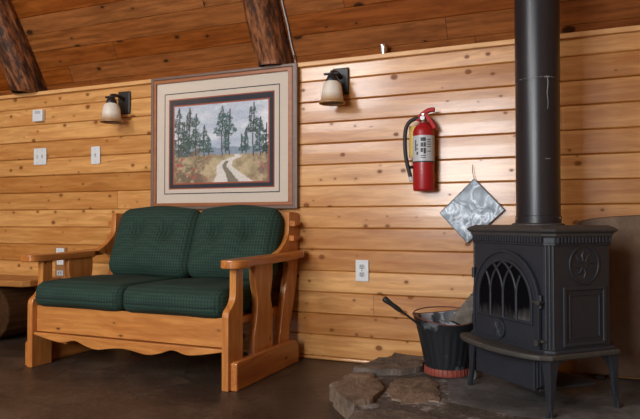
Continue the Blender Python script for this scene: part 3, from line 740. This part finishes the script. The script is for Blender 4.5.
# ------------------------------------------------------------------ heat shield behind the stove
SX0, SX1 = -.03, .86; xc = .5 * (SX0 + SX1)
arch = [(SX0, .012), (SX1, .012)] + [(xc + (SX1 - xc) * math.cos(t), .70 + (.055 + .0 * t) * math.sin(t) ** .7 if 0 < t < PI else .70) for t in [PI * i / 40 for i in range(41)]]
hs = empty('heat_shield', (xc, -.075, .06), 'brown arched sheet metal heat shield standing on the hearth behind the stove', 'heat shield')
MB().prism([(x - xc, z_) for x, z_ in arch], 'Y', -.009, .009).build('panel', M['shield'], hs, local=True, bevel=.004)
for x in (SX0 + .1, SX1 - .1):
    MB().box(x - xc - .02, x - xc + .02, -.05, .045, 0, .014).build('foot', M['black'], hs, local=True, bevel=.002)

# ------------------------------------------------------------------ wood stove (turned 45 degrees)
st = empty('wood_stove', (-.170, -.507, .06), 'black cast iron wood stove with arched tracery door on the hearth', 'stove', rz=-PI / 4)
def B(mb, n, mat='iron', p=st, **k): return mb.build(n, M[mat], p, local=True, **k)
HW, HD, CH = .242, .162, .028
def octa(a, b, ch): return [(-a + ch, -b), (a - ch, -b), (a, -b + ch), (a, b - ch), (a - ch, b), (-a + ch, b), (-a, b - ch), (-a, -b + ch)]
B(MB().prism(octa(HW, HD, CH), 'Z', .236, .665), 'body', bevel=.003)
# corner columns with flutes
for sx in (1, -1):
    cm = MB()
    for k in range(3):
        a = (sx * (HW - CH + CH * (k + .5) / 3), -HD + CH * (k + .5) / 3)
        cm.tube([(a[0], a[1], .245), (a[0], a[1], .635)], .006, 8)
    B(cm, 'corner_column', smooth=60)
# base plate with bowed ash lip
bow = [(-HW - .03, HD + .008), (-HW - .034, -HD - .005)] + [(-HW - .04 + (2 * HW + .05) * i / 32, -HD - .018 - .082 * math.sin(PI * (i / 32)) ** .5) for i in range(33)] + [(HW + .020, -HD - .005), (HW + .020, HD + .008)]
B(MB().prism(bow, 'Z', .206, .228), 'ash_lip', 'iron_ash', bevel=.007, seg=3)
B(MB().prism(octa(HW + .014, HD + .012, CH), 'Z', .226, .242), 'base_moulding', bevel=.005)
# top plate: stepped with an ogee edge
tp = MB(); lv = [(HW + .010, HD + .010, .662), (HW + .014, HD + .014, .668), (HW + .015, HD + .015, .676), (HW + .025, HD + .025, .684), (HW + .027, HD + .027, .691), (HW + .018, HD + .018, .699), (HW + .008, HD + .008, .704), (HW + .002, HD + .002, .7075)]
vs = [(x, y, z_) for a, b, z_ in lv for x, y in octa(a, b, .035)]
fs = [(i * 8 + k, i * 8 + (k + 1) % 8, i * 8 + 8 + (k + 1) % 8, i * 8 + 8 + k) for i in range(len(lv) - 1) for k in range(8)] + [tuple(range(8))[::-1], tuple((len(lv) - 1) * 8 + k for k in range(8))]
B(tp.add(vs, fs), 'top_plate', 'iron_top', bevel=.0015)
dn = MB()
for i in range(26):
    x = -HW + .035 + (2 * HW - .07) * i / 25
    dn.box(x - .0055, x + .0055, -HD - .014, -HD + .004, .640, .664)
B(dn, 'dentil_trim', bevel=.002)
for sx in (1, -1):
    dn = MB()
    for i in range(16):
        y = -HD + .035 + (2 * HD - .07) * i / 15
        dn.box(*sorted((sx * (HW - .004), sx * (HW + .014))), y - .0055, y + .0055, .640, .664)
    B(dn, 'dentil_trim', bevel=.002)
B(MB().prism(octa(HW + .006, HD + .006, CH), 'Z', .630, .642), 'dentil_rail', bevel=.003)
# legs: cabriole, four
def leg(sx, sy):
    zs = [.214, .18, .14, .10, .06, .03, .012, 0]
    wd = [.056, .040, .030, .026, .023, .021, .022, .022]
    of = [0, 0, -.002, -.003, -.001, .003, .007, .008]
    pr_ = [(o_, z_) for o_, z_ in zip(of, zs)] + [(o_ - w_, z_) for o_, w_, z_ in list(zip(of, wd, zs))[::-1]]
    mb = MB(); X0, Y0 = sx * (HW + .008), sy * (HD + .008)
    mb.prism([(X0 + sx * a, z_) for a, z_ in pr_], 'Y', Y0 - sy * .012, Y0)
    mb.prism([(Y0 + sy * a, z_) for a, z_ in pr_], 'X', X0 - sx * .012, X0)
    # curved bracket fins running in under the plate
    for ax in (0, 1):
        fin = [(0, .206), (-.085, .206)] + [(-.085 + .075 * math.sin(t), .125 + .078 * math.cos(t)) for t in [PI / 2 * i / 8 for i in range(9)]] + [(0, .12)]
        x0, y0 = sx * (HW - .006), sy * (HD - .008)
        if ax == 0: mb.prism([(x0 + sx * a, z_) for a, z_ in fin], 'Y', y0 - .007, y0 + .007)
        else: mb.prism([(y0 + sy * a, z_) for a, z_ in fin], 'X', x0 - .007, x0 + .007)
    return B(mb, 'leg', bevel=.002)
for sx in (1, -1):
    for sy in (-1, 1): leg(sx, sy)
B(MB().box(-.20, .165, -HD - .006, -HD + .012, .075, .206).box(-.20, .165, -HD + .02, HD - .02, .068, .08), 'bottom_heat_shield', bevel=.004)
B(MB().box(.172, .180, -HD - .004, -HD + .03, .09, .206).box(.190, .196, -HD - .004, -HD + .03, .10, .206), 'damper_rod', bevel=.002)
# door
DX = .002
def archpts(r, zc, zb, n=40): return [(DX - r, zb), (DX + r, zb)] + [(DX + r * math.cos(PI * i / n), zc + r * math.sin(PI * i / n)) for i in range(n + 1)]
dr = B(MB().prism(archpts(.197, .404, .246), 'Y', -HD - .014, -HD + .002), 'door', bevel=.003)
yd = -HD - .014
B(MB().ring(archpts(.203, .404, .243), archpts(.192, .404, .252), 'Y', yd - .006, yd + .008), 'door_rim', p=dr, bevel=.002)
B(MB().prism(archpts(.164, .402, .333), 'Y', yd - .002, yd + .002), 'door_glass', 'stove_glass', p=dr)
B(MB().ring(archpts(.170, .402, .327), archpts(.158, .402, .339), 'Y', yd - .009, yd + .001), 'glass_frame', p=dr, bevel=.003)
tr = MB(); RI = .160; ZS = .428
ms = [-.080, .0, .080]
for m_ in ms: tr.tube([(DX + m_, yd - .006, .334), (DX + m_, yd - .006, ZS)], .0058, 8)
def inside(x, z_): return z_ < .402 or (x - DX) ** 2 + (z_ - .402) ** 2 < RI ** 2
RA = .150
for m_ in [-.160] + ms + [.160]:
    for sg in (1, -1):
        pth = []
        for i in range(30):
            t = (PI / 2) * i / 29
            x = DX + m_ + sg * (RA - RA * math.cos(t)); z_ = ZS + RA * math.sin(t)
            if abs(m_) > .1 and i == 0: z_ = ZS
            if not inside(x, z_) and i > 2: break
            if abs(x - DX) < .162: pth.append((x, yd - .006, z_))
        if len(pth) > 3: tr.tube(pth, .0054, 8)
B(tr, 'tracery', p=dr, smooth=60)
vk = B(MB().tube([(DX - .030, yd + .002, .285), (DX - .030, yd - .012, .285)], .042, 28), 'air_vent', p=dr, bevel=.002)
vm = MB()
for k in range(6):
    t = PI * k / 6; c_, s_ = math.cos(t), math.sin(t)
    vm.tube([(DX - .030 - .030 * c_, yd - .012, .285 - .030 * s_), (DX - .030 + .030 * c_, yd - .012, .285 + .030 * s_)], .0028, 6)
B(vm, 'vent_ribs', p=vk)
la = B(MB().box(DX + .178, DX + .222, -HD - .028, -HD - .010, .414, .424).tube([(DX + .205, -HD - .012, .395), (DX + .205, -HD - .012, .445)], .008, 12), 'latch', p=dr, bevel=.002)
B(MB().tube([(DX + .19, -HD - .03, .419), (DX + .228, -HD - .046, .421)], [.006, .009], 12), 'latch_handle', 'iron_top', p=la, smooth=60)
B(MB().tube([(DX + .198, -HD - .002, .266), (DX + .198, -HD - .028, .266)], [.006, .012], 14).tube([(DX + .180, -HD - .006, .272), (DX + .222, -HD - .006, .272)], .006, 10), 'air_control_knob', 'iron_top', smooth=50)
for zz in (.30, .50):
    B(MB().tube([(DX - .210, -HD - .010, zz - .022), (DX - .210, -HD - .010, zz + .022)], .008, 12), 'hinge', smooth=50)
# side panels
for sx in (1, -1):
    xs = sx * HW
    pn = B(MB().ring([(-.100, .250), (.112, .250), (.112, .476), (-.100, .476)], [(-.084, .266), (.096, .266), (.096, .460), (-.084, .460)], 'X', *sorted((xs - sx * .002, xs + sx * .008))), 'side_panel', bevel=.004)
    B(MB().ring([(-.070, .280), (.082, .280), (.082, .446), (-.070, .446)], [(-.064, .286), (.076, .286), (.076, .440), (-.064, .440)], 'X', *sorted((xs - sx * .002, xs + sx * .005))), 'panel_moulding', p=pn, bevel=.002)
    n_ = 48; el = lambda r: [(.006 + r * math.cos(2 * PI * k / n_), .558 + r * math.sin(2 * PI * k / n_)) for k in range(n_)]
    md = B(MB().ring(el(.076), el(.067), 'X', *sorted((xs - sx * .002, xs + sx * .006))), 'medallion', bevel=.003)
    fl = MB()
    for k in range(8):
        t = 2 * PI * k / 8
        fl.tube([(xs - sx * .001, .006 + .012 * math.cos(t), .558 + .012 * math.sin(t)), (xs - sx * .001, .006 + .036 * math.cos(t + .25), .558 + .036 * math.sin(t + .25)), (xs - sx * .001, .006 + .052 * math.cos(t), .558 + .052 * math.sin(t))], [.004, .006, .003], 8)
    B(fl, 'medallion_relief', p=md, smooth=60)
# flue collar belongs to the stove
B(MB().lathe([(.105, .700), (.105, .712), (.096, .716), (.0, .716)], (.0, .0, 0), 40, caps=False), 'flue_collar', 'iron_top', smooth=40)

# ------------------------------------------------------------------ stove pipe
pp = empty('stove_pipe', (-.168, -.512, .774), 'tall matte black stove pipe rising from the stove top', 'pipe')
R = .0885; z_top = 1.75
B(MB().lathe([(.085, .0), (R, .002), (R, .590)], seg=48), 'lower_section', 'pipe', p=pp, smooth=40)
B(MB().lathe([(R + .0015, .588), (R + .0015, z_top)], seg=48), 'upper_section', 'pipe', p=pp, smooth=40)
B(MB().lathe([(R, .0), (R + .003, .002), (R + .003, .030), (R, .032)], seg=48, caps=False), 'base_band', 'pipe', p=pp, smooth=40)
sm = MB()
r_ = random.Random(9)
fwd = math.atan2(-3.24 + .52, .171)          # towards the room
for i in range(22):
    a = fwd - .9 + 1.7 * i / 21
    zz = .594 + r_.uniform(-.0012, .0012); q = R + .0012; s_ = r_.uniform(.0010, .0022) * (1.7 if 14 < i < 19 else 1)
    sm.tube([(q * math.cos(a), q * math.sin(a), zz - s_), (q * math.cos(a), q * math.sin(a), zz + s_)], s_, 6)
B(sm, 'seam_solder', 'solder', p=pp)
a = fwd + .45; q = R + .001
B(MB().tube([(q * math.cos(a + .02 * math.sin(i)), q * math.sin(a + .02 * math.sin(i)), +.588 - .0125 * i) for i in range(11)], [.0022 - .0001 * i for i in range(11)], 6), 'drip_streak', 'solder', p=pp)
B(MB().tube([(q * math.cos(a + da), q * math.sin(a + da),   .262) for da in (-.12, 0, .1)], .002, 6), 'scratch_mark', 'solder', p=pp)
for a_ in (fwd - 1.15, fwd + 1.1):
    B(MB().tube([((R + .001) * math.cos(a_), (R + .001) * math.sin(a_), .022), ((R + .006) * math.cos(a_), (R + .006) * math.sin(a_), .022)], .006, 10), 'screw', 'steel', p=pp)

# ------------------------------------------------------------------ coal hod
bk = empty('coal_bucket', (-.600, -.268, .0605), 'black ribbed ash bucket with a rusty base band beside the stove', 'bucket')
NS = 96
def rimz(t): # t angle; spouts at left and right, back a little raised
    return .250 + .028 * (0.5 - .5 * math.cos(2 * (t - math.radians(-67)))) + .022 * max(0, math.sin(t + .4))
def rad(f, t): 
    rib = .0022 * math.cos(24 * t) if .16 < f < .80 else 0
    return .098 + .058 * f ** 1.1 + .006 * max(0, f - .8) / .2 + rib
rows = [0, .08, .16, .18, .4, .6, .79, .82, .9, 1.0]
vs = []
for f in rows:
    for k in range(NS):
        t = 2 * PI * k / NS; r = rad(f, t); vs.append((r * math.cos(t), r * math.sin(t), .012 + f * (rimz(t) - .012)))
fs = [(i * NS + k, i * NS + (k + 1) % NS, (i + 1) * NS + (k + 1) % NS, (i + 1) * NS + k) for i in range(len(rows) - 1) for k in range(NS)]
B(MB().add(vs, fs), 'body', 'bucket', p=bk, smooth=60)
vs = []
for f in rows[::-1]:
    for k in range(NS):
        t = 2 * PI * k / NS; r = (.098 + .058 * f ** 1.1 + .006 * max(0, f - .8) / .2) - .005; vs.append((r * math.cos(t), r * math.sin(t), .020 + f * (rimz(t) - .020)))
B(MB().add(vs, fs + [tuple((len(rows) - 1) * NS + k for k in range(NS))]), 'lining', 'bucket_in', p=bk, smooth=60)
rp = [(rad(1, 2 * PI * k / 48) * math.cos(2 * PI * k / 48), rad(1, 2 * PI * k / 48) * math.sin(2 * PI * k / 48), rimz(2 * PI * k / 48)) for k in range(49)]
B(MB().tube(rp, .0032, 8, caps=False), 'rolled_rim', 'bucket_rim', p=bk, smooth=60)
bb = MB().lathe([(.0, .0), (.104, .0), (.106, .006), (.1035, .030), (.100, .036), (.0, .036)], seg=64, caps=False)
for k in range(32):
    t = 2 * PI * k / 32; bb.tube([(.1055 * math.cos(t), .1055 * math.sin(t), .004), (.1035 * math.cos(t), .1035 * math.sin(t), .032)], .0032, 6)
B(bb, 'base_band', 'bucket_base', p=bk, smooth=50)
d = Vector((math.cos(math.radians(23)), math.sin(math.radians(23)), 0)); e = Vector((-d.y, d.x, 0))
hp = [d * (-.160 * math.cos(t)) + e * (.158 * math.sin(t)) + Vector((0, 0, .276 + .016 * math.sin(t))) for t in [PI * i / 20 for i in range(21)]]
B(MB().tube([tuple(p) for p in hp], .003, 8), 'bail_handle', 'bucket_rim', p=bk, smooth=60)
B(MB().lathe([(0, .10), (.05, .105), (.10, .09), (.108, .08)], seg=32, caps=False), 'ash_fill', 'ash', p=bk, smooth=60)

# shovel leaning over the rim
a, b = Vector((-.856, -.462, .425)), Vector((-.560, -.330, .185)); dd = (b - a).normalized()
sh = empty('ash_shovel', tuple(a), 'black handled ash shovel leaning over the bucket rim', 'shovel')
g = [a + dd * t for t in (0, .008, .03, .055, .075, .09)]
MB().tube([tuple(p) for p in g], [.010, .0155, .0125, .0105, .012, .010], 14).build('grip', M['hose'], sh, smooth=60)
MB().tube([tuple(a + dd * t) for t in (.085, .15, .24, .30)], .0055, 10).build('shaft', M['black'], sh, smooth=60)
MB().tube([tuple(a + dd * .088), tuple(a + dd * .104)], [.0115, .008], 12).build('ferrule', M['black'], sh, smooth=60)
sd = Vector((-dd.y, dd.x, 0)).normalized(); up = dd.cross(sd)
if up.z < 0: up = -up
vs = []
for i in range(6):
    for j in range(7):
        w_ = (j - 3) / 3; q = a + dd * (.285 + .018 * i) + sd * w_ * (.030 + .004 * i) + up * (.012 * w_ * w_ + .004 * (i == 0)); vs.append(tuple(q)); 
fs = [(i * 7 + j, i * 7 + j + 1, (i + 1) * 7 + j + 1, (i + 1) * 7 + j) for i in range(5) for j in range(6)]
so = MB().add(vs, fs).build('blade', M['bucket_in'], sh, smooth=60); m_ = so.modifiers.new('thick', 'SOLIDIFY'); m_.thickness = .003

# hearth broom standing head-down in the bucket
top, bot = Vector((-.385, -.215, .560)), Vector((-.520, -.290, .285)); dd = (bot - top).normalized()
br = empty('hearth_broom', tuple(bot), 'fan shaped hearth broom standing head down in the bucket beside the stove', 'broom')
sd = Vector((.92, .39, 0)); sd = (sd - dd * sd.dot(dd)).normalized(); nn = dd.cross(sd)
vs = []; L_ = (bot - top).length
for i in range(13):
    t = i / 12; w_ = .012 + .058 * t ** .9; th_ = .012 + .008 * t
    for k in range(20):
        an = 2 * PI * k / 20; jj = .006 * math.sin(7 * k) if i == 12 else 0
        vs.append(tuple(top + dd * (L_ * (.12 + .88 * t) + jj) + sd * w_ * math.cos(an) + nn * th_ * math.sin(an) * (1 + .2 * math.cos(9 * an))))
fs = [(i * 20 + k, i * 20 + (k + 1) % 20, (i + 1) * 20 + (k + 1) % 20, (i + 1) * 20 + k) for i in range(12) for k in range(20)] + [tuple(range(20)), tuple(240 + k for k in range(20))]
MB().add(vs, fs).build('bristles', M['bristle'], br, smooth=60)
MB().tube([tuple(top + dd * (L_ * .17)), tuple(top - dd * .11)], [.011, .009], 12).build('handle', M['black'], br, smooth=60)
for t in (.30, .45):
    w_ = .012 + .058 * t ** .9
    MB().tube([tuple(top + dd * L_ * (.12 + .88 * t) + sd * (w_ + .001) * math.cos(an) + nn * (.0135 + .008 * t) * math.sin(an)) for an in [2 * PI * k / 20 for k in range(21)]], .002, 6, caps=False).build('binding', M['black'], br)

# small pale stone chip on the hearth
r = random.Random(2); ck = MB().lathe([(.0, 0), (.022, .0), (.026, .012), (.020, .045), (.010, .066), (.0, .070)], (0, 0, 0), 9, caps=False)
ck.v = [(x * r.uniform(.8, 1.1), y * r.uniform(.5, .75), z_) for x, y, z_ in ck.v]
ck.v = [(x * .75, y * .75, z_ * .8) for x, y, z_ in ck.v]
co = ck.build('stone_chip', M['ash'], smooth=30); co.location = (-.470, -.335, .0605)
tag(co, 'small grey stone chip standing between the bucket and the stove leg', 'stone')

# ------------------------------------------------------------------ light: daylight through the window behind the viewer
def area(name, loc, rot, sx, sy, power, col):
    l = bpy.data.lights.new(name, 'AREA'); l.shape = 'RECTANGLE'; l.size = sx; l.size_y = sy; l.energy = power; l.color = col
    o = bpy.data.objects.new(name, l); COL.objects.link(o); o.location = loc; o.rotation_euler = rot; return o
for (x0, x1, z0_, z1_), pw in zip(WINS, (82, 98)):
    area('window_daylight', (.5 * (x0 + x1), YF - .22, .5 * (z0_ + z1_)), (PI / 2, 0, 0), x1 - x0 + .2, z1_ - z0_ + .2, pw, (.97, .985, 1.0))
wd = bpy.data.worlds.new('overcast_sky'); SC.world = wd; wd.use_nodes = True
bg = wd.node_tree.nodes['Background']; bg.inputs[0].default_value = (.75, .85, 1, 1); bg.inputs[1].default_value = .6

# ------------------------------------------------------------------ camera
cam = bpy.data.cameras.new('camera'); cam.sensor_width = 36; cam.lens = 618 / 640 * 36; cam.clip_start = .05
co = bpy.data.objects.new('camera', cam); COL.objects.link(co)
co.location = (0, -3.24, .78); co.rotation_euler = (PI / 2 + math.atan(12.5 / 618), 0, math.atan(262 / 618))
SC.camera = co
vs_ = SC.view_settings; SC.display_settings.display_device = 'sRGB'
vs_.view_transform = 'Standard'; vs_.look = 'None'; vs_.gamma = 1; vs_.use_curve_mapping = False; vs_.exposure = 1.27
